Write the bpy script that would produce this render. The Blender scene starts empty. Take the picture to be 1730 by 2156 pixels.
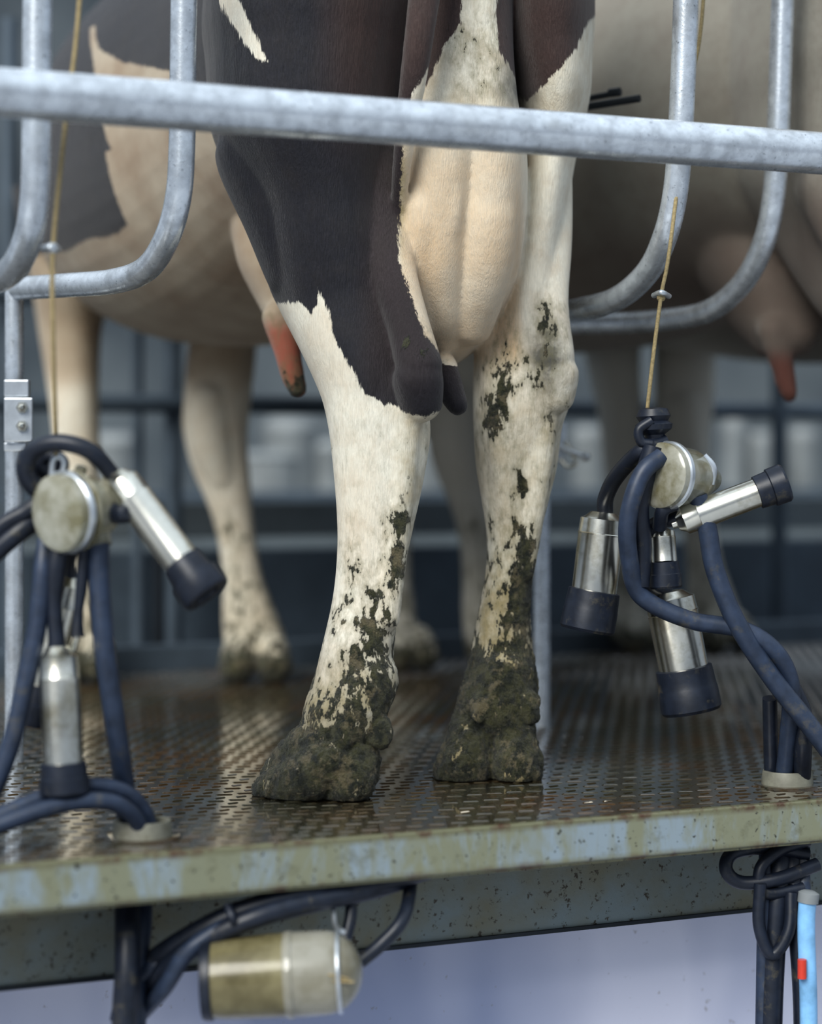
import bpy, math, random
import numpy as np
from mathutils import Vector, Matrix, noise as mnoise
from mathutils.bvhtree import BVHTree
random.seed(4)
F=4581.0; CX=865.0; HY=975.0; CH=0.458
def W(u,v,d): return Vector(((u-CX)/F*d, d, CH+(HY-v)/F*d))
scene=bpy.context.scene
# ---------------------------------------------------------------- camera
cam=bpy.data.cameras.new("camera"); camo=bpy.data.objects.new("camera",cam); scene.collection.objects.link(camo)
camo.location=(0,0,CH); camo.rotation_euler=(math.radians(90),0,0)
cam.sensor_fit='VERTICAL'; cam.sensor_height=36; cam.lens=F/2156*36
cam.shift_y=-(1078-HY)/2156
cam.dof.use_dof=True; cam.dof.focus_distance=3.02; cam.dof.aperture_fstop=1.7
cam.clip_start=0.05
scene.camera=camo
scene.view_settings.view_transform='Standard'
try: scene.view_settings.look='Medium High Contrast'
except Exception: pass
# ---------------------------------------------------------------- node helpers
class NT:
    def __init__(s,name):
        s.m=bpy.data.materials.new(name); s.m.use_nodes=True; s.t=s.m.node_tree
        s.b=s.t.nodes["Principled BSDF"]; s.o=s.t.nodes["Material Output"]
    def n(s,typ,**k):
        n=s.t.nodes.new(typ)
        for a,b in k.items(): setattr(n,a,b)
        return n
    def set(s,sock,v):
        if v is None: return
        if hasattr(v,'is_linked') or isinstance(v,bpy.types.NodeSocket): s.t.links.new(v,sock)
        else:
            if isinstance(v,(tuple,list)) and len(v)==3 and sock.type=='RGBA': v=(*v,1)
            sock.default_value=v
    def math(s,op,a,b=None,c=None,clamp=False):
        n=s.n('ShaderNodeMath',operation=op,use_clamp=clamp)
        s.set(n.inputs[0],a); s.set(n.inputs[1],b); s.set(n.inputs[2],c); return n.outputs[0]
    def mix(s,f,a,b,mode='MIX'):
        n=s.n('ShaderNodeMix',data_type='RGBA',blend_type=mode)
        s.set(n.inputs[0],f); s.set(n.inputs[6],a); s.set(n.inputs[7],b); return n.outputs[2]
    def rng(s,v,a,b,c=0.,d=1.):
        n=s.n('ShaderNodeMapRange'); n.clamp=True
        for i,x in enumerate((v,a,b,c,d)): s.set(n.inputs[i],x)
        return n.outputs[0]
    def attr(s,name):
        return s.n('ShaderNodeAttribute',attribute_name=name).outputs['Fac']
    def coord(s,scale=(1,1,1),rot=(0,0,0)):
        t=s.n('ShaderNodeTexCoord'); m=s.n('ShaderNodeMapping')
        m.inputs['Scale'].default_value=scale; m.inputs['Rotation'].default_value=rot
        s.t.links.new(t.outputs['Object'],m.inputs['Vector']); return m.outputs[0]
    def noise(s,scale,detail=4,rough=.55,vec=None,dist=0):
        n=s.n('ShaderNodeTexNoise'); n.inputs['Scale'].default_value=scale
        n.inputs['Detail'].default_value=detail; n.inputs['Roughness'].default_value=rough
        n.inputs['Distortion'].default_value=dist
        s.t.links.new(vec if vec is not None else s.coord(),n.inputs['Vector']); return n.outputs[0]
    def bump(s,h,strength=.5,dist=.002,nrm=None):
        n=s.n('ShaderNodeBump'); n.inputs['Strength'].default_value=strength; n.inputs['Distance'].default_value=dist
        s.set(n.inputs['Height'],h)
        if nrm is not None: s.t.links.new(nrm,n.inputs['Normal'])
        return n.outputs[0]
    def out(s,col=None,rough=None,metal=None,nrm=None,**k):
        s.set(s.b.inputs['Base Color'],col); s.set(s.b.inputs['Roughness'],rough); s.set(s.b.inputs['Metallic'],metal)
        if nrm is not None: s.t.links.new(nrm,s.b.inputs['Normal'])
        for a,v in k.items(): s.set(s.b.inputs[a.replace('_',' ')],v)
        return s.m
def mat_galv(name,base=(.72,.78,.85),dirt=.3):
    s=NT(name); a=s.noise(38,6,.68); b=s.noise(9,4,.6); c=s.noise(170,3,.6)
    col=s.mix(s.rng(a,.38,.62),base,tuple(x*.68 for x in base))
    col=s.mix(s.rng(b,.56,.72,0,dirt),col,(.18,.16,.12))
    col=s.mix(s.rng(c,.64,.70,0,.6),col,(.07,.08,.09))
    return s.out(col,s.rng(a,.3,.7,.18,.36),.62,s.bump(s.math('ADD',a,c),.25,.0009))
def mat_simple(name,col,rough=.5,metal=0,var=.25,ns=30,bump=.2,dirtcol=None,dirt=(.55,.7),**k):
    s=NT(name); a=s.noise(ns,5,.6)
    c=s.mix(s.rng(a,.3,.7),tuple(x*(1+var) for x in col),tuple(x*(1-var) for x in col))
    if dirtcol is not None:
        b=s.noise(ns*.6,6,.7); c=s.mix(s.rng(b,dirt[0],dirt[1],0,.85),c,dirtcol)
    return s.out(c,rough,metal,s.bump(a,bump,.001),**k)
M_galv=mat_galv("galvanised_steel")
M_rub=mat_simple("black_rubber",(.012,.017,.030),.42,0,.3,60,.2,(.09,.08,.055),(.57,.74))
M_rubb=mat_simple("blue_black_rubber",(.028,.042,.075),.45,0,.3,50,.2,(.10,.09,.065),(.57,.76))
M_steel=mat_simple("stainless_steel",(.76,.75,.68),.26,1,.12,18,.05,(.24,.20,.10),(.50,.72))
M_rope=mat_simple("cord_fibre",(.30,.24,.13),.9,0,.3,300,.6)
M_zinc=mat_simple("zinc_plate",(.62,.66,.70),.32,.8,.15,40,.1)
M_collar=mat_simple("collar_paint",(.17,.17,.14),.5,0,.3,40,.3,(.08,.07,.04))
M_blue=mat_simple("blue_plastic",(.22,.45,.72),.35)
M_red=mat_simple("red_plastic",(.5,.05,.03),.35)
M_white=mat_simple("white_plastic",(.22,.24,.25),.55,0,.25,5,.05)
M_bgblue=mat_simple("blue_grey_paint",(.075,.100,.128),.55,.1,.25,6,.1)
M_bgband=mat_simple("pale_grey_paint",(.13,.155,.17),.6,0,.2,4,.1)
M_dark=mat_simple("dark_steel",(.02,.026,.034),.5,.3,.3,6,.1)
s=NT("clear_plastic"); a=s.noise(25,4,.6)
M_clear=s.out(s.mix(s.rng(a,.4,.65),(.74,.73,.62),(.34,.31,.18)),.14,0,s.bump(a,.1,.001),Transmission_Weight=.6,IOR=1.4,Coat_Weight=.4)
s=NT("amber_plastic"); a=s.noise(18,5,.6)
M_amber=s.out(s.mix(s.rng(a,.4,.65),(.28,.25,.14),(.14,.12,.06)),.26,0,s.bump(a,.1,.001),Transmission_Weight=.3,IOR=1.4,Coat_Weight=.25)
s=NT("frosted_dome"); a=s.noise(18,5,.6)
M_frost=s.out(s.mix(s.rng(a,.4,.65),(.42,.41,.35),(.26,.24,.17)),.2,0,s.bump(a,.1,.001),Transmission_Weight=.35,IOR=1.4,Coat_Weight=.4)
# ---------------------------------------------------------------- geometry helpers
def newobj(name,verts,faces,mat,parent=None,smooth=True,sharp=None):
    me=bpy.data.meshes.new(name); me.from_pydata([tuple(v) for v in verts],[],faces); me.validate(); me.update()
    if mat is not None: me.materials.append(mat)
    if smooth: me.polygons.foreach_set('use_smooth',[True]*len(me.polygons))
    if sharp:
        try: me.set_sharp_from_angle(angle=math.radians(sharp))
        except Exception: pass
    o=bpy.data.objects.new(name,me); scene.collection.objects.link(o)
    if parent: o.parent=parent
    return o
def empty(name):
    o=bpy.data.objects.new(name,None); scene.collection.objects.link(o); return o
def crom(P,n):
    P=np.array(P,float); m=len(P)
    if m<3:
        t=np.linspace(0,1,n*(m-1)+1)[:,None]; return P[0]*(1-t)+P[1]*t
    Q=np.vstack([2*P[0]-P[1],P,2*P[-1]-P[-2]]); out=[]
    for i in range(1,m):
        for k in range(n):
            t=k/n; a,b,c,d=Q[i-1],Q[i],Q[i+1],Q[i+2]
            out.append(.5*((2*b)+(-a+c)*t+(2*a-5*b+4*c-d)*t*t+(-a+3*b-3*c+d)*t**3))
    out.append(P[-1]); return np.array(out)
def sweep(pts,rad,n=8,seg=16,smoothpath=True):
    k=len(pts); r=rad if isinstance(rad,(list,tuple)) else [rad]*k
    A=np.array([[*p,q] for p,q in zip(pts,r)],float)
    if smoothpath: A=crom(A,n)
    A[:,3]=np.maximum(A[:,3],1e-4)
    P=[Vector(x[:3]) for x in A]; R=A[:,3]
    T=[]
    for i in range(len(P)):
        a=P[max(i-1,0)]; b=P[min(i+1,len(P)-1)]; T.append((b-a).normalized())
    up=Vector((0,0,1)) if abs(T[0].z)<.9 else Vector((1,0,0))
    nx=T[0].cross(up).normalized(); V=[];Fc=[]
    for i,(p,t) in enumerate(zip(P,T)):
        nx=(nx-t*nx.dot(t)).normalized(); ny=t.cross(nx)
        for j in range(seg):
            a=2*math.pi*j/seg; V.append(p+(nx*math.cos(a)+ny*math.sin(a))*R[i])
    for i in range(len(P)-1):
        for j in range(seg):
            a=i*seg+j;b=i*seg+(j+1)%seg; Fc.append((a,b,b+seg,a+seg))
    Fc.append(tuple(range(seg))[::-1]); Fc.append(tuple((len(P)-1)*seg+j for j in range(seg)))
    return V,Fc
def tube(name,pts,r,mat,parent=None,n=8,seg=16):
    V,Fc=sweep(pts,r,n,seg); return newobj(name,V,Fc,mat,parent,True,60)
def lathe(name,p0,p1,prof,mat,parent=None,seg=32):
    p0=Vector(p0);p1=Vector(p1); d=(p1-p0); t=d.normalized()
    up=Vector((0,0,1)) if abs(t.z)<.9 else Vector((1,0,0)); nx=t.cross(up).normalized(); ny=t.cross(nx)
    V=[];Fc=[]
    for f,r in prof:
        for j in range(seg):
            a=2*math.pi*j/seg; V.append(p0+d*f+(nx*math.cos(a)+ny*math.sin(a))*max(r,1e-4))
    m=len(prof)
    for i in range(m-1):
        for j in range(seg):
            a=i*seg+j;b=i*seg+(j+1)%seg; Fc.append((a,b,b+seg,a+seg))
    Fc.append(tuple(range(seg))[::-1]); Fc.append(tuple((m-1)*seg+j for j in range(seg)))
    return newobj(name,V,Fc,mat,parent,True,32)
E=Vector((.904,.428,0)).normalized(); N=Vector((-E.y,E.x,0)); P0=Vector((-.450,2.4706,0))
def EN(e,n,z): return P0+E*e+N*n+Vector((0,0,z))
def enbox(name,e0,e1,n0,n1,z0,z1,mat,parent=None,bev=0.0):
    V=[EN(e,n,z) for z in (z0,z1) for n in (n0,n1) for e in (e0,e1)]
    Fc=[(0,2,3,1),(4,5,7,6),(0,1,5,4),(2,6,7,3),(0,4,6,2),(1,3,7,5)]
    o=newobj(name,V,Fc,mat,parent,False)
    if bev:
        b=o.modifiers.new("bevel",'BEVEL'); b.width=bev; b.segments=3
    return o
# ---------------------------------------------------------------- platform
plat=empty("milking_platform")
s=NT("wet_tread_plate")
a=s.noise(4,5,.65,dist=.4); b=s.noise(45,5,.65); c=s.noise(1.8,4,.6); g=s.noise(170,2,.5); k2=s.noise(14,5,.65)
col=s.mix(s.rng(a,.40,.62),(.046,.043,.027),(.078,.044,.018))
col=s.mix(s.rng(b,.46,.66,0,.7),col,(.017,.016,.009))
col=s.mix(s.rng(c,.54,.68,0,.5),col,(.050,.058,.054))
col=s.mix(s.rng(k2,.53,.64,0,.55),col,(.030,.030,.012))
M_floor=s.out(col,s.rng(k2,.38,.62,.04,.26),.0,s.bump(s.math('ADD',b,s.math('MULTIPLY',g,.4)),.25,.002),Coat_Weight=1.0,Coat_Roughness=.04,Specular_IOR_Level=.8)
s=NT("edge_beam_paint")
st=s.noise(11,5,.7,vec=s.coord((1,1,.35)),dist=.5); b=s.noise(30,6,.7); sp=s.noise(140,2,.6); dr_=s.noise(55,3,.6,vec=s.coord((1,1,.08)))
tc=s.n('ShaderNodeTexCoord'); sx=s.n('ShaderNodeSeparateXYZ'); s.t.links.new(tc.outputs['Object'],sx.inputs[0])
low=s.rng(sx.outputs[2],-.054,-.044,1,0)
top=s.rng(sx.outputs[2],-.008,-.001,0,1)
col=s.mix(s.rng(st,.46,.58),(.205,.215,.150),(.24,.295,.335))
col=s.mix(s.rng(dr_,.5,.65,0,.55),col,(.205,.21,.14))
col=s.mix(s.rng(b,.54,.72,0,.8),col,(.11,.11,.065))
col=s.mix(s.math('MAXIMUM',low,top),col,s.mix(s.rng(b,.36,.5),(.075,.038,.02),(.15,.15,.09)))
col=s.mix(s.rng(sp,.66,.70),col,(.04,.04,.03))
M_edge=s.out(col,.34,0,s.bump(b,.3,.001),Coat_Weight=.3)
s=NT("skirt_paint"); b=s.noise(90,5,.7); c=s.noise(7,4,.6)
col=s.mix(s.rng(c,.4,.65),(.20,.245,.255),(.19,.185,.13)); col=s.mix(s.rng(b,.58,.64),col,(.05,.04,.025))
M_skirt=s.out(col,.45,0,s.bump(b,.4,.002))
s=NT("pit_wall_paint"); c=s.noise(2.2,3,.5,vec=s.coord((1,1,.4))); b=s.noise(60,4,.6)
col=s.mix(s.rng(c,.44,.62),(.78,.80,.96),(.38,.43,.62)); col=s.mix(s.rng(b,.66,.74,0,.6),col,(.25,.22,.2))
M_pit=s.out(col,.3,0,s.bump(c,.05,.002))
e0,e1=-1.0,4.2; DEP=2.15
enbox("deck",e0,e1,0.004,DEP,-.03,0,M_floor,plat)
enbox("edge_beam",e0,e1,-.004,.010,-.053,.003,M_edge,plat,.003)
enbox("edge_beam_flange",e0,e1,.0,.05,-.056,-.050,M_edge,plat)
enbox("skirt_panel",e0,e1,.19,.20,-.182,-.03,M_skirt,plat)
enbox("skirt_lip",e0,e1,.185,.20,-.186,-.181,M_dark,plat)
V=[];Fc=[]
pe,pn=.031,.025
ni=int(DEP/pn); ne=int(4.6/pe)
for i in range(1,ni):
    for j in range(ne):
        e=-.9+j*pe+(pe/2 if i%2 else 0); n=i*pn
        L,w,h=.0110,.0026,.0012
        if i%2: L,w=.0080,.0028
        k=len(V)
        for (x,y,z) in ((-L,-w,0),(L,-w,0),(L,w,0),(-L,w,0),(-L*.78,-w*.35,h),(L*.78,-w*.35,h),(L*.78,w*.35,h),(-L*.78,w*.35,h)):
            V.append(EN(e+x,n+y+ (x*.25 if i%2 else -x*.25),z+.0001))
        for f in ((0,1,5,4),(1,2,6,5),(2,3,7,6),(3,0,4,7),(4,5,6,7)): Fc.append(tuple(q+k for q in f))
newobj("tread_bars",V,Fc,M_floor,plat,False)
enbox("wall_pit",e0,e1,.36,.42,-1.0,-.035,M_pit)
V=[(-8,-4,-1.0),(9,-4,-1.0),(9,14,-1.0),(-8,14,-1.0)]
newobj("floor",V,[(0,1,2,3)],mat_simple("concrete",(.34,.35,.37),.6,0,.3,3,.2),None,False)
# ---------------------------------------------------------------- guard rail
gr=empty("guard_rail")
ra=W(30,197,2.4706); rb=W(1706,322,2.94); dr=(rb-ra); dr.z=0; 
a0=ra-dr*.6; b0=rb+dr*2.0; a0.z=b0.z=CH+778/F*2.4706
def onr(f): 
    p=ra+dr*f; p.z=a0.z; return p
tube("pipe",[a0,b0],.0285,M_galv,gr,n=60,seg=40)
lathe("weld_sleeve",onr(.322),onr(.326),[(0,.0285),(.3,.0290),(.7,.0290),(1,.0285)],M_galv,gr)
# ---------------------------------------------------------------- stall dividers
def divider(pA,pB,post,sec):
    d=empty("stall_divider")
    tube("hoop_outer",pA,.0182,M_galv,d,n=10,seg=24)
    tube("hoop_inner",pB,.0178,M_galv,d,n=10,seg=24)
    tube("support_post",post,.0145,M_galv,d,n=4,seg=16)
    return d
pB=[W(392,-500,2.9),W(388,-100,2.9),W(385,150,2.9),W(383,300,2.9),W(376,410,2.905),W(352,500,2.93),W(308,566,2.98),W(240,592,3.06),W(150,600,3.17),W(40,607,3.33)]
pA=[W(80,-500,2.65),W(80,-100,2.65),W(78,100,2.65),W(77,280,2.65),W(74,400,2.66),W(60,495,2.68),W(22,570,2.74),W(-50,600,2.86),W(-160,612,3.02),W(-250,616,3.2)]
divider(pA,pB,[W(30,600,3.34),W(30,975+2100/3.34,3.34)],0)
pA2=[W(1452,-500,3.1),W(1446,-100,3.1),W(1440,100,3.1),W(1432,280,3.1),W(1422,400,3.11),W(1402,490,3.13),W(1365,570,3.19),W(1300,628,3.28),W(1220,652,3.42),W(1150,662,3.75)]
pB2=[W(1655,-500,3.35),W(1650,-100,3.35),W(1644,100,3.35),W(1637,300,3.35),W(1626,430,3.36),W(1604,520,3.39),W(1560,600,3.45),W(1490,655,3.53),W(1400,673,3.63),W(1300,680,3.72),W(1140,682,3.80)]
divider(pA2,pB2,[W(1140,660,3.78),W(1140,975+2100/3.78,3.78)],1)
# ---------------------------------------------------------------- cows
A=Vector((-.35,.937,0)).normalized(); T=Vector((A.y,-A.x,0))
C0=Vector((-.03,3.30,0))
cv=[];cf=[]
def add(V,Fc):
    k=len(cv); cv.extend([tuple(v) for v in V]); cf.extend([tuple(i+k for i in f) for f in Fc])
def zloft(rows,n=6,seg=40,ex=.88):
    R=crom(rows,n); V=[];Fc=[]
    for v,uL,uR,dc,dh in R:
        c=W((uL+uR)/2,v,dc); a=abs(uR-uL)/2/F*dc
        for j in range(seg):
            t=2*math.pi*j/seg; x=math.copysign(abs(math.cos(t))**ex,math.cos(t)); y=math.copysign(abs(math.sin(t))**ex,math.sin(t))
            V.append((c.x+a*x,dc+dh*y,c.z))
    for i in range(len(R)-1):
        for j in range(seg):
            a=i*seg+j;b=i*seg+(j+1)%seg; Fc.append((a,b,b+seg,a+seg))
    Fc.append(tuple(range(seg))[::-1]); Fc.append(tuple((len(R)-1)*seg+j for j in range(seg)))
    add(V,Fc)
def capsule(p,r,n=4):
    pts=[Vector(q) for q in p]
    a=(pts[0]-pts[1]).normalized(); b=(pts[-1]-pts[-2]).normalized()
    P=[];R=[]
    for k in (90,60,30): P.append(pts[0]+a*r[0]*math.sin(math.radians(k))); R.append(r[0]*math.cos(math.radians(k)))
    P+=pts; R+=r
    for k in (30,60,90): P.append(pts[-1]+b*r[-1]*math.sin(math.radians(k))); R.append(r[-1]*math.cos(math.radians(k)))
    V,Fc=sweep(P,R,n,22); add(V,Fc)
def cap(pts,r): capsule([W(*p) for p in pts],r)
rows=[(-.10,.10,1.36,1.10),(-.04,.19,1.42,.95),(.1,.25,1.45,.82),(.25,.28,1.45,.78),(.42,.31,1.45,.73),(.6,.35,1.43,.695),(.8,.375,1.42,.68),(1.0,.37,1.42,.69),
 (1.2,.33,1.42,.72),(1.4,.27,1.43,.75),(1.6,.22,1.42,.79),(1.74,.13,1.36,.88)]
R=crom(rows,5); V=[];Fc=[];seg=56
for s_,hw,zt,zb in R:
    zc=(zt+zb)/2; hz=(zt-zb)/2
    for j in range(seg):
        t=2*math.pi*j/seg; x=math.copysign(abs(math.cos(t))**.92,math.cos(t)); y=math.copysign(abs(math.sin(t))**.92,math.sin(t))
        w=hw*(1+.10*(-y if y<0 else -y*1.6)*.8)
        p=C0+A*s_+T*(w*x); V.append((p.x,p.y,zc+hz*y))
for i in range(len(R)-1):
    for j in range(seg):
        a=i*seg+j;b=i*seg+(j+1)%seg; Fc.append((a,b,b+seg,a+seg))
Fc.append(tuple(range(seg))[::-1]); Fc.append(tuple((len(R)-1)*seg+j for j in range(seg)))
add(V,Fc)
def L(s_,t_,z): return C0+A*s_+T*t_+Vector((0,0,z))
capsule([L(1.45,0,1.15),L(1.75,0,1.20),L(2.0,0,1.28)],[.24,.17,.13])
capsule([L(2.02,0,1.32),L(2.2,0,1.20),L(2.42,0,1.02)],[.12,.10,.075])
capsule([L(2.02,.1,1.36),L(2.02,.24,1.36)],[.03,.025]); capsule([L(2.02,-.1,1.36),L(2.02,-.24,1.36)],[.03,.025])
# left hind leg
zloft([(-380,560,880,3.28,.18),(-250,470,895,3.26,.26),(30,434,892,3.25,.29),(150,440,880,3.25,.29),(300,455,850,3.22,.26),(430,522,836,3.2,.22),(520,548,838,3.17,.185),
 (600,568,846,3.14,.15),(650,590,858,3.12,.13),(740,636,880,3.08,.105),(800,664,892,3.06,.09),(840,680,898,3.045,.078),(880,690,902,3.03,.068),(930,698,902,3.02,.058),(1030,708,885,3.01,.048),
 (1120,713,865,3.01,.044),(1200,710,848,3.01,.042),(1270,701,836,3.01,.043),(1350,683,828,3.0,.047),(1430,662,822,3.0,.05),(1490,642,815,2.99,.052),(1560,632,790,2.99,.045),(1600,650,760,3.0,.035)])
cap([(740,300,3.10),(785,450,3.08),(820,570,3.035),(858,680,2.99),(882,770,2.965)],[.06,.055,.036,.028,.030])
cap([(880,800,2.965),(884,842,2.972)],[.033,.030])
cap([(690,560,3.08),(735,690,3.03),(768,790,3.0),(778,900,2.988),(775,1050,2.98)],[.05,.045,.034,.024,.016])
cap([(848,880,2.985),(845,1000,2.978),(832,1150,2.978),(815,1300,2.975)],[.024,.019,.016,.016])
cap([(560,330,3.10),(600,450,3.08),(630,560,3.07)],[.07,.06,.05])
cap([(770,1430,2.985),(740,1500,2.975),(705,1560,2.98)],[.044,.042,.036])
cap([(690,1568,2.975),(640,1596,3.0),(590,1632,3.03)],[.040,.038,.026])
cap([(690,1600,2.95),(640,1640,2.965),(572,1668,3.00)],[.030,.036,.026])
cap([(745,1590,2.975),(742,1640,2.955),(712,1662,2.97)],[.033,.033,.026])
cap([(735,1640,3.0),(705,1665,3.06)],[.032,.024])
cap([(798,1535,2.958),(804,1560,2.952)],[.018,.012]); cap([(722,1535,2.945),(722,1560,2.938)],[.015,.010])
# right hind leg
zloft([(-380,1000,1180,3.38,.18),(-250,1000,1235,3.36,.26),(30,1030,1243,3.35,.28),(150,1040,1238,3.35,.27),(230,1065,1232,3.34,.25),(330,1085,1208,3.33,.21),(450,1080,1188,3.3,.17),(560,1062,1176,3.28,.14),
 (650,1032,1180,3.26,.12),(700,1011,1184,3.25,.11),(740,1002,1190,3.24,.10),(800,998,1198,3.22,.085),(850,998,1196,3.21,.075),(900,999,1180,3.205,.066),(980,1004,1170,3.205,.055),(1050,1016,1153,3.2,.048),
 (1130,1027,1133,3.2,.043),(1200,1025,1121,3.2,.042),(1250,1017,1116,3.2,.043),(1320,1003,1114,3.2,.046),(1400,987,1125,3.2,.050),(1450,972,1130,3.19,.052),(1520,957,1120,3.19,.048),(1580,970,1100,3.2,.040)])
cap([(1130,330,3.24),(1138,500,3.21),(1148,640,3.175),(1168,750,3.15)],[.05,.045,.032,.027])
cap([(1174,790,3.150),(1172,832,3.155)],[.029,.025])
cap([(1055,650,3.22),(1060,800,3.175),(1062,950,3.165),(1070,1080,3.17)],[.045,.034,.024,.018])
cap([(1140,880,3.17),(1125,1040,3.165),(1100,1200,3.17)],[.024,.018,.016])
cap([(1060,1420,3.18),(1050,1500,3.17)],[.046,.044])
cap([(995,1530,3.175),(985,1580,3.16),(972,1622,3.155),(960,1640,3.21)],[.032,.036,.040,.030])
cap([(1080,1530,3.165),(1085,1580,3.15),(1088,1622,3.148),(1078,1640,3.21)],[.030,.033,.036,.030])
cap([(1110,1480,3.145),(1117,1505,3.138)],[.018,.012]); cap([(1012,1485,3.142),(1010,1505,3.136)],[.016,.011])
# udder
zloft([(-380,930,1050,3.2,.10),(30,895,1040,3.12,.085),(200,868,1060,3.11,.095),(310,838,1030,3.12,.115),(430,838,1012,3.15,.135),(560,850,998,3.18,.145),(640,862,992,3.2,.14),(700,882,985,3.2,.115),(738,900,972,3.2,.08),(758,918,958,3.2,.045),(765,930,948,3.2,.02)])
zloft([(-380,930,1070,3.2,.10),(30,930,1075,3.12,.08),(200,930,1085,3.11,.09),(310,945,1104,3.13,.115),(430,948,1106,3.16,.135),(560,945,1092,3.19,.145),(640,938,1064,3.21,.14),(700,930,1028,3.21,.115),(738,925,995,3.21,.08),(758,930,970,3.2,.045),(765,935,955,3.2,.02)])
cap([(915,300,3.08),(895,440,3.055),(885,560,3.08),(892,660,3.115)],[.03,.034,.036,.036])
cap([(1025,260,3.09),(1030,420,3.065),(1020,560,3.085),(990,680,3.125)],[.03,.038,.038,.032])
cap([(955,330,3.03),(950,450,3.035),(935,560,3.06)],[.012,.014,.012])
cap([(1085,360,3.09),(1080,480,3.10),(1066,580,3.12)],[.014,.016,.014])
zloft([(350,480,760,3.5,.10),(480,490,760,3.5,.12),(560,505,760,3.48,.12),(640,545,760,3.45,.10),(690,572,720,3.42,.08),(725,590,690,3.4,.04)])
cap([(936,768,3.13),(943,795,3.11),(953,832,3.10),(963,853,3.09)],[.016,.0165,.0165,.0135])
cap([(592,670,3.37),(605,740,3.36),(616,790,3.36),(626,818,3.36)],[.028,.019,.0165,.013])
cap([(1000,-200,3.06),(1010,60,3.06),(1015,180,3.08)],[.03,.028,.02])
cap([(930,-420,3.10),(915,-200,2.99),(892,0,2.955),(872,150,2.955),(852,290,2.985),(840,420,3.03),(838,520,3.06)],[.032,.026,.020,.017,.013,.010,.006])
# front legs
zloft([(400,360,600,4.62,.14),(600,398,560,4.62,.10),(690,402,542,4.62,.075),(760,395,535,4.61,.068),(850,388,525,4.6,.062),(900,387,520,4.6,.058),(950,396,520,4.6,.052),(1000,412,524,4.6,.044),
 (1080,446,530,4.6,.036),(1150,463,538,4.6,.034),(1220,470,552,4.6,.037),(1300,470,583,4.6,.046),(1340,472,598,4.6,.046),(1380,475,598,4.6,.046),(1410,480,600,4.6,.04)])
cap([(505,1370,4.56),(498,1402,4.53)],[.036,.036]); cap([(570,1370,4.56),(578,1402,4.53)],[.036,.036])
cap([(440,840,4.57),(445,930,4.57),(465,1000,4.58)],[.045,.045,.034])
fl0=len(cv)
zloft([(400,30,260,4.62,.14),(600,70,235,4.62,.11),(700,85,210,4.62,.08),(850,108,205,4.6,.062),(950,118,208,4.6,.05),(1050,128,205,4.6,.04),(1150,138,202,4.6,.035),(1250,142,205,4.6,.038),(1300,140,212,4.6,.045),(1410,135,210,4.6,.04)])
cap([(160,1370,4.56),(155,1402,4.53)],[.036,.036]); cap([(205,1370,4.56),(208,1402,4.53)],[.034,.034])
fl1=len(cv)
def remesh(vox,it,infl,variant=False):
    vv=np.array(cv)
    if variant: vv[fl0:fl1]+=np.array(T*.17)
    base_me=bpy.data.meshes.new("cow_src"); base_me.from_pydata([tuple(q) for q in vv],[],cf); base_me.update()
    o=bpy.data.objects.new("tmp",base_me); scene.collection.objects.link(o)
    m=o.modifiers.new("r",'REMESH'); m.mode='VOXEL'; m.voxel_size=vox; m.use_smooth_shade=True
    q=o.modifiers.new("s",'SMOOTH'); q.factor=.5; q.iterations=it
    bpy.context.view_layer.update(); dg=bpy.context.evaluated_depsgraph_get()
    me=bpy.data.meshes.new_from_object(o.evaluated_get(dg)); bpy.data.objects.remove(o)
    n=len(me.vertices); co=np.empty(n*3,dtype=np.float32); me.vertices.foreach_get('co',co); nr=np.empty(n*3,dtype=np.float32); me.vertices.foreach_get('normal',nr)
    me.vertices.foreach_set('co',co+nr*infl); me.update()
    return me
def sdf(P,poly):
    poly=np.array(poly,float); n=len(poly); d=np.full(len(P),1e9); ins=np.zeros(len(P),bool)
    for i in range(n):
        a=poly[i]; b=poly[(i+1)%n]; e=b-a; w=P-a
        t=np.clip((w@e)/max(e@e,1e-12),0,1); d=np.minimum(d,np.linalg.norm(w-t[:,None]*e,axis=1))
        c=((a[1]<=P[:,1])!=(b[1]<=P[:,1])); 
        with np.errstate(divide='ignore',invalid='ignore'):
            xi=a[0]+(P[:,1]-a[1])*(b[0]-a[0])/(b[1]-a[1] if b[1]!=a[1] else 1e-9)
        ins^=(c&(P[:,0]<xi))
    return np.where(ins,d,-d)
def xz(poly,d): return [(W(u,v,d).x,W(u,v,d).z) for u,v in poly]
def flank(poly,tt,bvh=None):
    """coat-marking outline measured on the animal's flank, in body coordinates (along, height)"""
    out=[]; o=Vector((0,0,CH))
    for u,v in poly:
        got=None
        if bvh is not None:
            r=(W(u,v,3)-o).normalized(); h=bvh.ray_cast(o,r)
            if h[0] is not None and (h[0]-C0).dot(A)>.2 and (h[0]-C0).dot(T)<-.1: got=h[0]
        if got is None:
            r=Vector(((u-CX)/F,1,0)); d=(C0.dot(T)+tt)/r.dot(T); got=W(u,v,d)
        out.append(((got-C0).dot(A),got.z))
    return out
def ss(x,a,b):
    t=np.clip((x-a)/(b-a),0,1); return t*t*(3-2*t)
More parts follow.
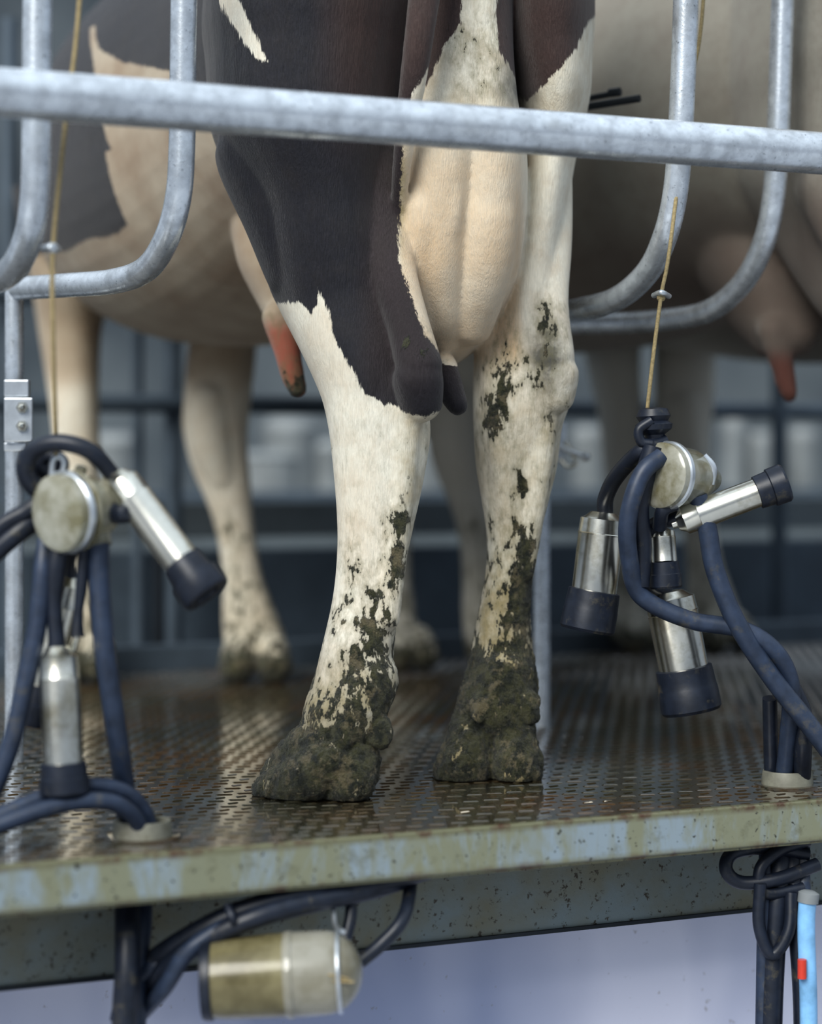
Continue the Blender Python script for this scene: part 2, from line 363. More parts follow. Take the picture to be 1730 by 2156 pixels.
def paint(me,kind):
    n=len(me.vertices); co=np.empty(n*3); me.vertices.foreach_get('co',co); co=co.reshape(-1,3)
    x,y,z=co[:,0],co[:,1],co[:,2]
    rel=co-np.array(C0); s_=rel@np.array(A); t_=rel@np.array(T)
    XZ=np.stack([x,z],1); SZ=np.stack([s_,z],1)
    hind=s_<.6
    zh=z
    ml=.05*ss(-zh,-.6,-.5)+.38*ss(-zh,-.42,-.12)+.45*ss(-zh,-.125,-.055)
    mr=.09*ss(-zh,-.66,-.56)+.36*ss(-zh,-.44,-.22)+.38*ss(-zh,-.22,-.09)
    mud=np.where(x<.02,ml,mr)
    mf=.0+.35*ss(-zh,-.45,-.1)+.55*ss(-zh,-.10,-.03)
    mud=np.where(hind,mud,mf)
    def blob(u,v,d,su,sv,amp):
        nonlocal mud
        c=W(u,v,d); sx=su/F*d; sz=sv/F*d
        g=amp*np.exp(-(((x-c.x)/sx)**2+((z-c.z)/sz)**2))
        mud=mud+np.where(hind&(y<3.3),g,0)
    if kind==0:
        for b in ((838,1175,3,18,50,.75),(800,1330,3,30,80,.30),(805,1480,3,30,60,.45),(1098,1250,3.2,22,90,.55),(1000,1440,3.2,40,60,.3),(1060,780,3.2,24,80,.55),(1095,1020,3.2,12,28,.55),
                  (1150,700,3.2,30,60,.48),(1040,860,3.2,22,50,.42),(1010,130,3.05,60,80,.30),(845,1095,3,24,24,.4),(875,740,2.97,40,50,.42),(1105,1130,3.2,26,36,.4),(640,1560,3,50,50,.30),(1130,790,3.15,22,40,.35)): blob(*b)
    dark=np.full(n,-.2); brown=np.zeros(n); pink=np.zeros(n); tan=np.zeros(n); grey=np.zeros(n); stain=np.zeros(n); pale=np.zeros(n)
    if kind==0:
        bvh=BVHTree.FromPolygons([tuple(q) for q in co],[tuple(p.vertices) for p in me.polygons])
        PL=[(300,-500),(980,-500),(975,-100),(972,35),(940,80),(905,150),(868,205),(850,300),(842,400),(838,540),(856,600),(892,700),(960,790),(960,860),(915,870),(895,879),(850,870),(826,850),(812,858),(790,840),(765,828),
            (745,782),(728,755),(715,735),(702,700),(690,652),(676,625),(667,604),(668,640),(651,655),(622,632),(585,630),(540,620),(400,600),(300,300)]
        streak=[(440,-60),(475,-60),(500,0),(522,40),(545,95),(568,140),(540,128),(505,75),(470,20)]
        PR=[(1055,-500),(1045,-100),(1038,60),(1045,130),(1075,170),(1110,208),(1135,192),(1165,165),(1205,115),(1243,40),(1330,-100),(1330,-500)]
        d1=sdf(XZ,xz(PL,2.98)); d1=np.minimum(d1,-sdf(XZ,xz(streak,3.0)))
        d2=sdf(XZ,xz(PR,3.12))
        dr=np.maximum(d1,d2)
        F1=[(205,-400),(205,-50),(218,40),(250,105),(285,132),(350,150),(400,158),(440,185),(470,205),(760,205),(760,-400)]
        F2=[(-500,-300),(-500,-60),(175,-60),(184,0),(190,60),(196,120),(204,180),(212,240),(224,290),(248,340),(268,385),(277,430),(274,470),(250,490),(225,500),(190,502),(165,515),(140,530),(60,535),(-50,535),(-500,520)]
        df=np.maximum(sdf(SZ,flank(F1,-.29)),sdf(SZ,flank(F2,-.36,bvh)))
        dark=np.where(s_>.18,df,dr)
        dark=np.where((y>3.33)&(z<.98)&(t_<-.1)&(s_<.5),-.1,dark)
        dark=np.where((s_>.2)&(t_>.1),-.2,dark)
        teat1=(np.abs(x-W(950,0,3.09).x)<.035)&(z<W(0,772,3.11).z)&(z>.5)&(y>3.06)&(y<3.17)&(x>W(905,0,3.09).x)
        q=(x-W(934,0,3.1).x)+(z-.53)*.30
        dark=np.where(teat1,q+.006,dark); pink=np.where(teat1,1,pink); mud=np.where(teat1,0,mud)
        fu=(y>3.3)&(x<W(665,0,3.36).x)&(t_<-.1)
        teat2=(s_<.4)&fu&(z<.69)
        pink=np.where(teat2,ss(-z,-.69,-.655),pink)
        mud=np.where(teat2,.12+.34*ss(-z,-.62,-.57),mud)
        dark=np.where(teat2,-.1,dark)
        brown=.8*ss(z,.82,1.04)*ss(x,W(640,0,3).x,W(760,0,3).x)
        brown=np.maximum(brown,np.where((x>W(1030,0,3.1).x),.5,0))
        brown=np.maximum(brown,.32*ss(z,.5,.62)*ss(x,W(730,0,3).x,W(800,0,3).x))
        tan=.10+.65*((y<3.3)*1.)*ss(-z,-.93,-.86)*ss(z,.58,.62)*ss(x,W(835,0,3.1).x,W(850,0,3.1).x)*ss(-x,-W(1110,0,3.1).x,-W(1085,0,3.1).x)
        back=((s_>.12)&(y>3.3))|fu
        tan=np.maximum(tan,np.where(back,.35*ss(z,.60,.68)+.22,0))
        pale=np.where(back,-.9*ss(z,.58,.68),0)
        c=W(1148,745,3.15); grey=np.exp(-(((x-c.x)/.024)**2+((z-c.z)/.055)**2))*1.5*(y<3.3)
        c=W(1085,200,3.1); grey=np.maximum(grey,np.exp(-(((x-c.x)/.035)**2+((z-c.z)/.03)**2))*1.0*(y<3.3))
        c=W(985,150,3.05); grey=np.maximum(grey,np.exp(-(((x-c.x)/.045)**2+((z-c.z)/.06)**2))*.35*(y<3.3))
        stain=.45*ss(x,-.02,.0)*ss(-z,-.62,-.50)+.9*ss(-z,-.22,-.12)+.55*ss(x,0,.02)*ss(-z,-.36,-.25)+.3*ss(z,.86,.95)*ss(x,.0,.02)
        stain=np.where(hind,stain,0)
        c=W(870,980,3.0); stain=np.maximum(stain,.7*np.exp(-(((x-c.x)/.02)**2+((z-c.z)/.1)**2)))
        # orange-brown fringe where the udder meets the thigh
        c=W(842,430,3.05); fr=np.exp(-(((x-c.x)/.009)**2+((z-c.z)/.10)**2))*(y<3.3); stain=np.maximum(stain,1.2*fr)
    else:
        tan=np.clip(1.1*ss(-z,-.98,-.76)*ss(-s_,-1.2,-.1),0,1)
        pink=np.where((s_<.4)&(y>3.3)&(x<W(665,0,3.36).x)&(z<.66)&(t_<-.1),ss(-z,-.66,-.62),0)
        pale=ss(-z,-.80,-.66)*ss(s_,.8,1.1)
        mud=mud*.8
    for nm,ar in (("dark",dark),("mud",mud),("brown",brown),("pink",pink),("tan",tan),("grey",grey),("stain",stain),("pale",pale)):
        at=me.attributes.new(nm,'FLOAT','POINT'); at.data.foreach_set('value',np.ascontiguousarray(ar,dtype=np.float32))
    idx=np.where(z<.26)[0]
    me.update(); nr=np.empty(n*3,dtype=np.float32); me.vertices.foreach_get('normal',nr); nr=nr.reshape(-1,3)
    if kind==0:
        for i in idx:
            if not hind[i]: continue
            p=Vector(co[i]); k=min(1.,max(0.,mud[i]-.30)*1.8)
            h=(mnoise.noise(p*60)*.0028+mnoise.noise(p*130)*.0028+mnoise.noise(p*230)*.0016)*k
            co[i]+=nr[i]*h
    co[:,2]=np.where(co[:,2]<.002,.0015,co[:,2])
    me.vertices.foreach_set('co',co.reshape(-1)); me.update()
def mat_cow(name,white,tanc,pinkc=(.34,.11,.07)):
    s=NT(name)
    hv=s.coord((1,1,.13)); hair=s.noise(480,4,.7,vec=hv); hair2=s.noise(130,4,.6,vec=s.coord((1,1,.25))); lo=s.noise(9,4,.55); mid=s.noise(26,5,.65)
    dk=s.attr("dark"); edge=s.math('ADD',dk,s.math('MULTIPLY',s.math('SUBTRACT',hair2,.5),.014))
    edge=s.math('ADD',edge,s.math('MULTIPLY',s.math('SUBTRACT',hair,.5),.010))
    dm=s.rng(edge,-.0010,.0014)
    tn=s.math('ADD',s.attr("tan"),s.math('MULTIPLY',s.math('SUBTRACT',lo,.5),1.1),clamp=True)
    base=s.mix(tn,white,tanc)
    base=s.mix(s.rng(mid,.46,.70,0,.30),base,tuple(v*.80 for v in tanc))
    base=s.mix(s.rng(hair,.38,.66,0,.36),base,tuple(v*.55 for v in white))
    base=s.mix(s.rng(hair2,.5,.7,0,.14),base,tuple(v*.72 for v in tanc))
    base=s.mix(s.math('MULTIPLY',s.attr("pale"),1.0,clamp=True),base,(.58,.56,.50))
    base=s.mix(s.math('MULTIPLY',s.attr("pale"),-1.0,clamp=True),base,s.mix(s.rng(lo,.35,.65),(.42,.35,.26),(.29,.21,.14)))
    base=s.mix(s.math('MULTIPLY',s.attr("stain"),s.rng(mid,.35,.65,.3,1.1),clamp=True),base,(.37,.30,.165))
    gm=s.math('MULTIPLY',s.attr("grey"),s.rng(mid,.35,.6,.4,1),clamp=True)
    base=s.mix(gm,base,(.11,.108,.095))
    base=s.mix(s.attr("pink"),base,pinkc)
    dc=s.mix(s.attr("brown"),(.007,.007,.012),(.050,.026,.021)); dc=s.mix(s.rng(hair,.42,.70,0,.42),dc,s.mix(s.attr("brown"),(.030,.030,.045),(.12,.072,.058)))  # lighter strands paint a sheen into the dark coat, bluish on the black
    dc=s.mix(s.rng(mid,.45,.7,0,.3),dc,(.030,.024,.022))
    base=s.mix(dm,base,dc)
    mn=s.noise(90,6,.66,vec=s.coord((1,1,.5))); mn2=s.noise(22,4,.6,vec=s.coord((1,1,.7)))
    mf=s.math('ADD',s.math('MULTIPLY',mn,.62),s.math('MULTIPLY',mn2,.38))
    md=s.math('ADD',s.attr("mud"),s.math('MULTIPLY',s.math('SUBTRACT',mf,.5),3.4))
    mm=s.math('MULTIPLY',s.rng(md,.47,.56),s.rng(s.attr("mud"),.03,.12))
    sm=s.math('MULTIPLY',s.rng(md,.0,.55,0,.65),s.math('MULTIPLY',s.math('SUBTRACT',1.0,dm),s.rng(s.attr("mud"),0.,.1)))
    base=s.mix(sm,base,(.175,.16,.085))
    mt=s.noise(60,7,.72)
    mc=s.mix(s.rng(mt,.42,.58),(.008,.012,.004),(.070,.070,.026))
    mc=s.mix(s.rng(s.noise(34,6,.75),.53,.60,0,.75),mc,(.21,.175,.10))
    base=s.mix(mm,base,mc)
    n0=s.bump(mid,.25,.006); n1=s.bump(hair,.7,.0026,n0); n2=s.bump(s.math('MULTIPLY',mm,s.math('ADD',mt,s.noise(190,5,.7))),1.0,.007,n1)
    return s.out(base,s.mix(mm,(.66,.66,.66),s.rng(mt,.35,.65,.10,.42)),0,n2,Sheen_Weight=.22,Sheen_Roughness=.4)
M_cow=mat_cow("holstein_hide",(.85,.815,.70),(.66,.48,.30))
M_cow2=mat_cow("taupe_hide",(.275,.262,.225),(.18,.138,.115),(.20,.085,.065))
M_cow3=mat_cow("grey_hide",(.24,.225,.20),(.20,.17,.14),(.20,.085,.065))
me=remesh(.004,8,.0020); paint(me,0); me.materials.clear(); me.materials.append(M_cow)
o=bpy.data.objects.new("dairy_cow",me); scene.collection.objects.link(o)
me=remesh(.009,3,.002,True); paint(me,1); me.materials.clear(); me.materials.append(M_cow2)
def place(o,pos,ax):
    a=math.atan2(ax[1],ax[0])-math.atan2(A.y,A.x)
    o.matrix_world=Matrix.Translation(Vector((pos[0],pos[1],0)))@Matrix.Rotation(a,4,'Z')@Matrix.Translation(-C0)
o=bpy.data.objects.new("dairy_cow",me); scene.collection.objects.link(o); place(o,(.80,3.68),(-.575,.818))
me2=me.copy(); me2.materials.clear(); me2.materials.append(M_cow3)
o=bpy.data.objects.new("dairy_cow",me2); scene.collection.objects.link(o); place(o,(1.42,4.15),(-.62,.785))
# ---------------------------------------------------------------- milking clusters
def cup(par,a,b,c,rs=.0215,re=.0275,nm="teat_cup"):
    a,b,c=W(*a),W(*b),W(*c); d=(b-a)
    lathe(nm+"_shell",a,b,[(0,.006),(.05,.0065),(.06,rs*.55),(.12,rs*.80),(.14,rs*.97),(.30,rs),(.31,rs*1.03),(.33,rs),(.9,rs*.98),(1,rs*.98)],M_steel,par)
    lathe(nm+"_liner_mouth",b-d*.04,c,[(0,rs*1.0),(.02,rs*1.12),(.25,rs*1.15),(.45,rs*1.17),(.48,re),(.93,re*1.02),(1,re*.95),(1,re*.55),(.9,re*.5)],M_rub,par)
cl=empty("milking_cluster"); D=2.60
lathe("claw_bowl",W(112,1082,D-.03),W(255,1062,D+.05),[(0,.020),(.02,.040),(.05,.046),(.14,.0475),(.22,.0475),(.24,.044),(.30,.0430),(.55,.040),(.70,.034),(.85,.024),(1,.016)],M_clear,cl,48)
lathe("claw_core",W(150,1080,D),W(240,1064,D+.04),[(0,.02),(.3,.022),(1,.012)],M_zinc,cl)
lathe("claw_rim",W(132,1079,D-.02),W(146,1077,D-.012),[(0,.0475),(.2,.0495),(.8,.0495),(1,.0475)],M_zinc,cl,48)
lathe("claw_rim_rear",W(158,1076,D-.006),W(166,1075,D-.002),[(0,.0460),(.2,.0480),(.8,.0480),(1,.0460)],M_clear,cl,48)
lathe("claw_valve",W(240,1080,D+.0),W(272,1080,D-.03),[(0,.013),(.5,.013),(.52,.009),(.8,.012),(1,.008)],M_rub,cl)
lathe("claw_outlet",W(195,1080,D+.01),W(212,1150,D+.0),[(0,.02),(.6,.016),(1,.0135)],M_clear,cl)
tube("hook_ring",[W(108,1000,D),W(112,970,D),W(125,962,D),W(135,975,D),W(130,1000,D)],.0035,M_zinc,cl)
for i,(u,v) in enumerate(((150,1012),(210,1020))):
    lathe("claw_nipple_%d"%i,W(u+10,v+20,D+.01),W(u+22,v-28,D+.0),[(0,.009),(.5,.008),(1,.007)],M_clear,cl)
tube("short_tube_loop",[W(110,1040,D+.02),W(72,1025,D+.01),W(54,985,D),W(72,948,D-.01),W(125,932,D-.02),W(190,950,D-.02),W(238,1000,D)],[.011,.0115,.0115,.011,.0105,.0105,.010],M_rub,cl)
tube("pulse_tube_loop",[W(120,1010,D+.03),W(85,985,D+.03),W(95,960,D+.03),W(130,975,D+.03),W(110,1020,D+.03)],.0095,M_rub,cl)
tube("pulse_tube_left",[W(118,1035,D+.03),W(80,1060,D+.02),W(50,1080,D+.02),W(0,1110,D+.02),W(-60,1180,D+.02)],.0105,M_rub,cl)
tube("pulse_tube_left_b",[W(118,1095,D+.03),W(80,1095,D+.03),W(40,1120,D+.02),W(-20,1170,D+.02)],.0125,M_rub,cl)
cup(cl,(236,988,D),(388,1190,D-.03),(436,1254,D-.04),.0222,.0300)
cup(cl,(122,1345,D),(134,1615,D-.01),(137,1672,D-.01),.0240,.0295)
cup(cl,(150,1195,D+.07),(85,1450,D+.08),(68,1525,D+.08),.0215,.0275)
tube("short_tube_b",[W(128,1150,D),W(118,1200,D),W(114,1270,D),W(120,1360,D)],[.012,.013,.0095,.0105],M_rub,cl)
tube("short_tube_c",[W(178,1150,D),W(172,1230,D),W(165,1290,D),W(163,1340,D)],[.008,.0075,.006,.0085],M_rub,cl)
tube("tube_tip",[W(163,1335,D),W(150,1385,D+.01)],.0035,M_steel,cl)
tube("short_tube_d",[W(150,1160,D+.05),W(145,1190,D+.06),W(150,1230,D+.07)],.008,M_rub,cl)
tube("pulse_tube_down",[W(92,1135,D+.01),W(90,1200,D),W(78,1320,D),W(55,1430,D),W(22,1570,D),W(-30,1700,D)],[.008,.0115,.0115,.0115,.0115,.0115],M_rubb,cl)
tube("long_milk_tube",[W(208,1135,D),W(210,1240,D),W(222,1380,D),W(245,1540,D+.03),W(262,1660,D+.07),W(268,1752,2.69),W(275,1800,2.72)],.0128,M_rubb,cl)
cl2=empty("milking_cluster"); D=3.0
lathe("claw_bowl",W(1384,1000,D-.03),W(1500,1010,D+.05),[(0,.020),(.02,.040),(.05,.045),(.2,.046),(.24,.043),(.55,.040),(.72,.032),(1,.016)],M_clear,cl2,48)
lathe("claw_core",W(1400,1000,D),W(1480,1008,D+.04),[(0,.02),(.3,.022),(1,.012)],M_zinc,cl2)
lathe("claw_rim",W(1398,1001,D-.02),W(1408,1002,D-.013),[(0,.046),(.2,.048),(.8,.048),(1,.046)],M_zinc,cl2,48)
lathe("hanger_cap",W(1378,930,D),W(1374,858,D),[(0,.012),(.2,.014),(.35,.024),(.5,.026),(.6,.020),(.75,.024),(.95,.020),(1,.01)],M_rub,cl2)
tube("hook_ring",[W(1372,885,D-.02),W(1345,905,D-.02),W(1350,930,D-.02),W(1372,935,D-.02)],.007,M_rub,cl2)
cup(cl2,(1415,1105,D),(1600,1035,D-.02),(1655,1015,D-.02),.0205,.0265)
cup(cl2,(1272,1068,D+.1),(1250,1250,D+.1),(1235,1328,D+.1),.0330,.039)
cup(cl2,(1392,1110,D+.03),(1398,1185,D+.02),(1402,1238,D+.02),.0185,.0225)
cup(cl2,(1405,1235,D+.1),(1440,1412,D+.1),(1456,1498,D+.1),.036,.043)
tube("short_tube_a",[W(1400,930,D),W(1350,950,D-.01),W(1300,1000,D+.04),W(1276,1045,D+.08),W(1273,1080,D+.1)],.0115,M_rub,cl2)
tube("short_tube_b",[W(1392,960,D-.03),W(1350,1000,D-.04),W(1322,1090,D-.04),W(1325,1180,D-.02),W(1350,1255,D),W(1450,1305,D),W(1560,1325,D),W(1630,1370,D),W(1664,1440,D+.02),W(1660,1540,D+.05),W(1648,1650,3.08),W(1640,1700,3.1)],.0125,M_rubb,cl2)
tube("short_tube_c",[W(1375,940,D-.02),W(1345,1060,D-.02),W(1350,1150,D),W(1345,1235,D)],.0145,M_rub,cl2)
tube("short_tube_d",[W(1420,1060,D-.02),W(1395,1075,D-.02),W(1388,1110,D)],.010,M_rub,cl2)
tube("short_tube_e",[W(1430,1090,D),W(1370,1110,D+.02),W(1345,1180,D+.05),W(1370,1230,D+.08),W(1405,1245,D+.1)],.010,M_rub,cl2)
tube("long_milk_tube",[W(1468,1045,D-.01),W(1488,1110,D-.01),W(1505,1200,D-.01),W(1550,1310,D-.01),W(1620,1420,D),W(1690,1510,D),W(1760,1600,D)],.0135,M_rubb,cl2)
tube("pulse_tube_a",[W(1600,1345,D+.04),W(1650,1420,D+.05),W(1690,1500,D+.05),W(1690,1580,D+.05),W(1685,1690,3.1)],.0125,M_rub,cl2)
tube("pulse_tube_b",[W(1620,1470,D+.06),W(1622,1560,D+.08),W(1625,1700,3.1)],.0105,M_rub,cl2)
tube("outlet_bracket",[W(1480,960,D),W(1500,985,D),W(1495,1020,D)],.006,M_zinc,cl2)
def cord(pts): 
    o=tube("pull_cord",pts,.0028,M_rope,None,n=14,seg=8); return o
cord([W(190,-400,2.60),W(165,30,2.58),W(138,260,2.56),W(112,520,2.56),W(112,700,2.56),W(118,960,2.60)])
cord([W(1500,-400,3.2),W(1478,30,3.19),W(1450,200,3.17),W(1410,520,3.06),W(1392,620,3.03),W(1376,740,3.0),W(1362,865,3.0)])
k=empty("cord_clip"); tube("wire",[W(92,522,2.58),W(105,520,2.555),W(122,524,2.57)],.0035,M_zinc,k)
lathe("ferrule",W(111,512,2.56),W(111,532,2.56),[(0,.004),(.2,.0055),(.8,.0055),(1,.004)],M_zinc,k)
k=empty("cord_clip"); tube("wire",[W(1376,622,3.05),W(1392,616,3.02),W(1408,624,3.04)],.004,M_zinc,k)
lathe("ferrule",W(1392,612,3.03),W(1391,634,3.03),[(0,.004),(.2,.006),(.8,.006),(1,.004)],M_rope,k)
# ---------------------------------------------------------------- hose collars & hoses
def collar(u,v):
    d=2100/(v-975); c=W(u,v,d); c.z=0
    k=empty("hose_collar")
    lathe("ring",c,c+Vector((0,0,.022)),[(0,.036),(.05,.037),(.9,.035),(1,.034),(1,.030),(.1,.029)],M_collar,k,40)
    lathe("flange",c,c+Vector((0,0,.003)),[(0,.046),(.8,.046),(1,.044)],M_floor,k,40)
collar(300,1765); collar(1657,1655)
hb=empty("platform_hose")
tube("hose_a",[W(318,1752,2.67),W(300,1705,2.66),W(262,1668,2.64),W(200,1655,2.62),W(120,1668,2.6),W(40,1700,2.58),W(-60,1745,2.56)],.0105,M_rubb,hb)
tube("hose_b",[W(300,1755,2.64),W(278,1715,2.62),W(230,1688,2.60),W(150,1690,2.58),W(60,1715,2.56),W(-60,1760,2.54)],.0105,M_rubb,hb)
ub=empty("underdeck_hose")
def uh(nm,pts,r,m=None): tube(nm,[W(*p) for p in pts],r,m or M_rub,ub)
uh("drop_a",[(268,1880,2.66),(268,1950,2.62),(268,2050,2.6),(262,2156,2.6),(255,2500,2.6)],.0155)
uh("drop_b",[(300,1880,2.68),(298,1950,2.66),(288,2050,2.64),(286,2156,2.64),(280,2500,2.64)],.0125,M_rubb)
uh("bundle_a",[(285,2060,2.66),(340,2010,2.64),(430,1955,2.62),(520,1915,2.62),(640,1885,2.64),(760,1868,2.68),(900,1830,2.74)],.0135)
uh("bundle_b",[(300,2090,2.66),(370,2020,2.62),(460,1965,2.60),(560,1925,2.60),(680,1895,2.64),(800,1868,2.70),(900,1830,2.76)],.0125)
uh("bundle_c",[(300,2130,2.66),(345,2080,2.62),(390,2010,2.60),(440,1970,2.60),(480,1950,2.6),(530,1935,2.6)],.0105,M_rubb)
uh("bundle_d",[(250,2150,2.64),(270,2080,2.64),(330,2030,2.64),(400,1990,2.64),(500,1930,2.66),(600,1880,2.68)],.0115,M_rubb)
uh("loop_a",[(862,1820,2.76),(862,1880,2.72),(845,1940,2.68),(800,1990,2.67),(758,2025,2.66)],.0085)
uh("loop_b",[(740,1880,2.68),(738,1930,2.67),(728,1975,2.66)],.0075)
uh("tie",[(478,1905,2.595),(490,1935,2.585),(500,1965,2.60)],.005)
for i,(a_,b_,r_) in enumerate(((1640,1622,.016),(1612,1605,.010),(1668,1690,.013),(1690,1702,.010))):
    uh("drop_right_%d"%i,[(a_,1740,3.02),(a_,1850,2.98),((a_+b_)/2,1960,2.97),(b_,2156,2.97),(b_-5,2500,2.97)],r_, M_rubb if i%2 else M_rub)
uh("loop_right_a",[(1700,1800,2.99),(1620,1785,2.98),(1545,1795,2.97),(1528,1830,2.96),(1560,1858,2.96),(1640,1850,2.96),(1720,1820,2.98)],.0095)
uh("loop_right_b",[(1700,1770,2.99),(1640,1790,2.97),(1600,1830,2.96),(1610,1880,2.96),(1690,1870,2.97)],.0085)
uh("loop_right_c",[(1600,1860,2.95),(1598,1950,2.95),(1625,2010,2.95),(1660,1960,2.95),(1665,1880,2.96)],.0085)
bl=empty("fluid_line")
tube("blue_pipe",[W(1700,1890,2.92),W(1697,1960,2.92),W(1702,2156,2.92),W(1697,2500,2.92)],.012,M_blue,bl)
lathe("pipe_cap",W(1703,1875,2.92),W(1700,1900,2.92),[(0,.008),(.2,.014),(1,.014)],M_white,bl)
lathe("red_band",W(1688,2020,2.905),W(1688,2060,2.905),[(0,.006),(1,.006)],M_red,bl)
# milk jar
jar=empty("milk_jar"); D=2.60
j0=W(432,2062,D); j1=W(762,2042,D); 
lathe("end_cap",W(424,2062,D),W(447,2061,D),[(0,.03),(.1,.047),(.5,.049),(1,.049)],M_rub,jar,48)
lathe("body",W(440,2062,D),W(610,2052,D),[(0,.040),(.03,.046),(.2,.0478),(.8,.0495),(1,.050)],M_amber,jar,48)
pr=[(0,.0505),(.04,.052),(.10,.052),(.12,.0505),(.5,.050)]+[(.5+.5*math.sin(t*math.pi/2/10),.050*math.cos(t*math.pi/2/10)) for t in range(1,11)]
lathe("dome",W(600,2053,D),W(764,2043,D),pr,M_frost,jar,48)
c=W(714,2046,D); ax=(j1-j0).normalized(); nx=Vector((0,1,0)); ny=ax.cross(nx).normalized()
ring=[c+(nx*math.cos(t)+ny*math.sin(t))*.0478 for t in np.linspace(0,2*math.pi,33)]
tube("clamp_wire",ring,.0025,M_zinc,jar,n=2,seg=10)
tube("wire_stem",[W(722,1962,D),W(706,1948,D+.03),W(700,1900,D+.06)],.003,M_zinc,jar)
for dx,dz in ((0,0),(-12,8),(10,14)):
    tube("straw",[W(690+dx,2052+dz,D-.048),W(735+dx,2062+dz*.4,D-.044)],.0016,M_rope,jar,n=2,seg=6)
# ---------------------------------------------------------------- brackets
lb=empty("latch_bracket"); D=3.28
def plate(nm,u0,v0,u1,v1,d,th,mat,par):
    a=W(u0,v0,d); b=W(u1,v1,d)
    V=[(a.x,d,b.z),(b.x,d,b.z),(b.x,d,a.z),(a.x,d,a.z)]; V+=[(x,y+th,z) for x,y,z in V]
    o=newobj(nm,V,[(0,1,2,3),(7,6,5,4),(0,4,5,1),(1,5,6,2),(2,6,7,3),(3,7,4,0)],mat,par,False)
    m=o.modifiers.new("b",'BEVEL'); m.width=.0015; m.segments=2
plate("plate_upper",8,800,60,835,D,.02,M_zinc,lb); plate("plate_main",8,838,68,930,D-.01,.008,M_zinc,lb); plate("plate_lower",8,932,55,950,D,.02,M_zinc,lb)
for v in (858,897): lathe("bolt",W(46,v,D-.01),W(46,v,D-.024),[(0,.009),(.4,.009),(.42,.006),(.9,.005),(1,.003)],M_steel,lb,6)
gl=empty("gate_latch"); D=3.72
plate("plate",1150,890,1192,975,D,.012,M_zinc,gl)
tube("pin",[W(1160,930,D-.01),W(1200,950,D-.02),W(1238,962,D-.02)],.004,M_zinc,gl); tube("hook",[W(1190,930,D-.01),W(1205,955,D-.01),W(1212,975,D-.01),W(1195,982,D-.01),W(1180,965,D-.01)],.004,M_steel,gl)
lathe("knob",W(1222,962,D-.02),W(1242,962,D-.02),[(0,.004),(.3,.007),(.8,.007),(1,.003)],M_zinc,gl)
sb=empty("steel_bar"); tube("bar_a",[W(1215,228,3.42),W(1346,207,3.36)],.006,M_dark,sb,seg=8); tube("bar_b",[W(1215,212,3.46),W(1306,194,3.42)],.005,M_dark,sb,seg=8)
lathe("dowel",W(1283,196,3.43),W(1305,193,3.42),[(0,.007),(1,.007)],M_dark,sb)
# ---------------------------------------------------------------- background structure
ib=empty("inner_barrier")
enbox("kerb",-2,6,DEP,DEP+.05,-.1,.055,M_bgblue,ib,.005)
enbox("lower_beam",-2,6.5,DEP+.55,DEP+.62,-.3,.24,M_bgblue,ib,.005)
enbox("mid_beam",-2,6.5,DEP+.60,DEP+.70,.27,.36,M_bgband,ib,.005)
for z in (.60,.85): tube("rail_pipe",[EN(-2,DEP+.38,z),EN(6,DEP+.38,z)],.022,M_bgblue,ib,n=4)
for u,d,r in ((365,5.25,.021),(290,5.3,.014),(1640,5.95,.022),(20,5.1,.02)):
    p=W(u,0,d); tube("upright",[Vector((p.x,p.y,-.1)),Vector((p.x,p.y,1.5))],r,M_bgblue,ib,n=2)
p=W(335,0,5.1); tube("short_upright",[Vector((p.x,p.y,-.1)),Vector((p.x,p.y,.28))],.014,M_dark,ib,n=2)
enbox("deck_inner",-2,6.5,DEP+.05,DEP+.55,-.14,-.10,M_dark,ib)
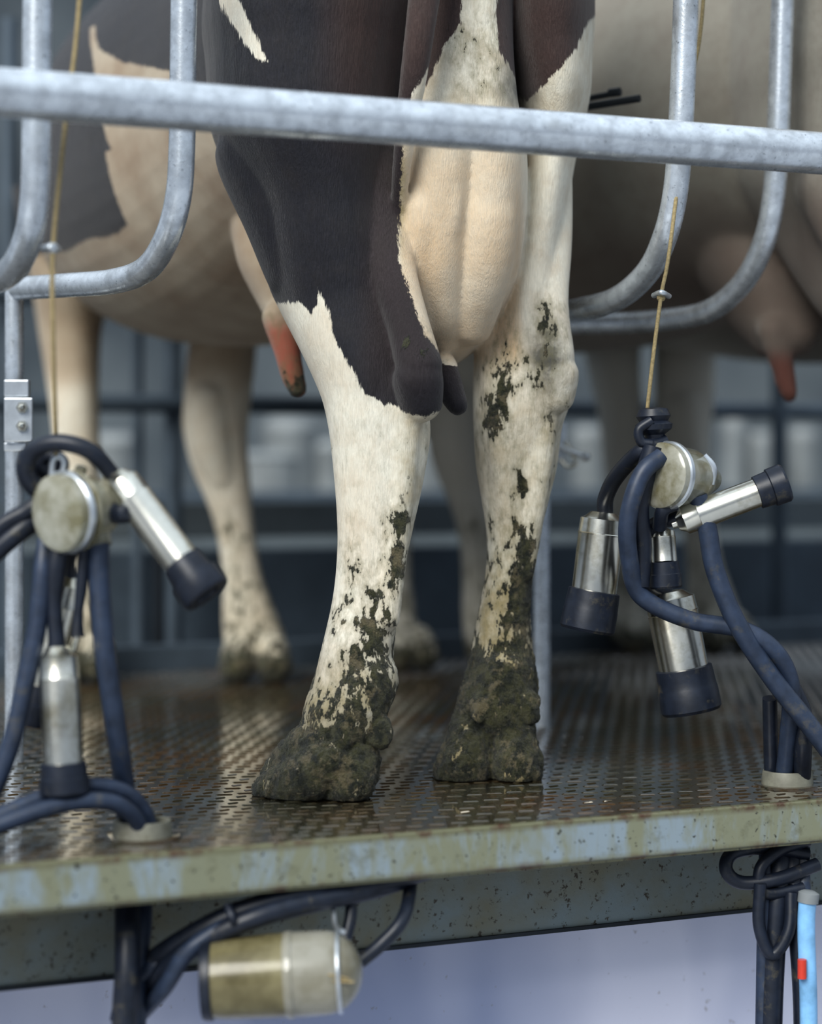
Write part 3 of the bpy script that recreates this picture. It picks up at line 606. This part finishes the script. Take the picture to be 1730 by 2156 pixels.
ft=empty("feed_trough")
enbox("trough",-3,8,4.6,5.2,-.9,.34,M_bgband,ft,.01)
enbox("trough_lip",-3,8,4.56,4.62,.30,.36,M_bgblue,ft,.005)
for i,(u,w_,h_) in enumerate(((245,.09,.22),(560,.13,.16),(610,.10,.28),(690,.10,.20),(1545,.05,.30),(1600,.06,.24),(1690,.06,.26),(890,.1,.2),(1240,.07,.26))):
    f=(u-CX)/F
    e=(f*(P0.y+N.y*4.9)-(P0.x+N.x*4.9))/(E.x-f*E.y); p=EN(e,4.9,.341)
    lathe("plastic_drum",p,p+Vector((0,0,h_)),[(0,w_*.9),(.05,w_),(.8,w_),(.85,w_*1.05),(.9,w_),(1,w_*.8)],M_white,None)
s=NT("shed_wall"); c=s.noise(1.1,3,.5); M_wall=s.out(s.mix(s.rng(c,.4,.62),(.040,.054,.068),(.10,.12,.135)),.8,0)
V=[(-9,11,-1),(12,11,-1),(12,11,4.5),(-9,11,4.5)]; newobj("wall_back",V,[(0,1,2,3)],M_wall,None,False)
# ---------------------------------------------------------------- light
w=bpy.data.worlds.new("world"); scene.world=w; w.use_nodes=True; nt=w.node_tree; bg=nt.nodes['Background']
tc=nt.nodes.new('ShaderNodeTexCoord'); sx=nt.nodes.new('ShaderNodeSeparateXYZ'); rp=nt.nodes.new('ShaderNodeValToRGB')
nt.links.new(tc.outputs['Generated'],sx.inputs[0]); nt.links.new(sx.outputs[2],rp.inputs[0]); nt.links.new(rp.outputs[0],bg.inputs[0])
rp.color_ramp.elements[0].position=0; rp.color_ramp.elements[0].color=(.29,.34,.42,1)
rp.color_ramp.elements[1].position=.75; rp.color_ramp.elements[1].color=(1.25,1.4,1.55,1)
bg.inputs[1].default_value=.66
sn=bpy.data.lights.new("daylight",'SUN'); sn.energy=3.0; sn.angle=math.radians(32); sn.color=(1,.975,.91)
so=bpy.data.objects.new("daylight",sn); scene.collection.objects.link(so)
so.rotation_euler=Vector((.38,.76,-.62)).to_track_quat('-Z','Y').to_euler()
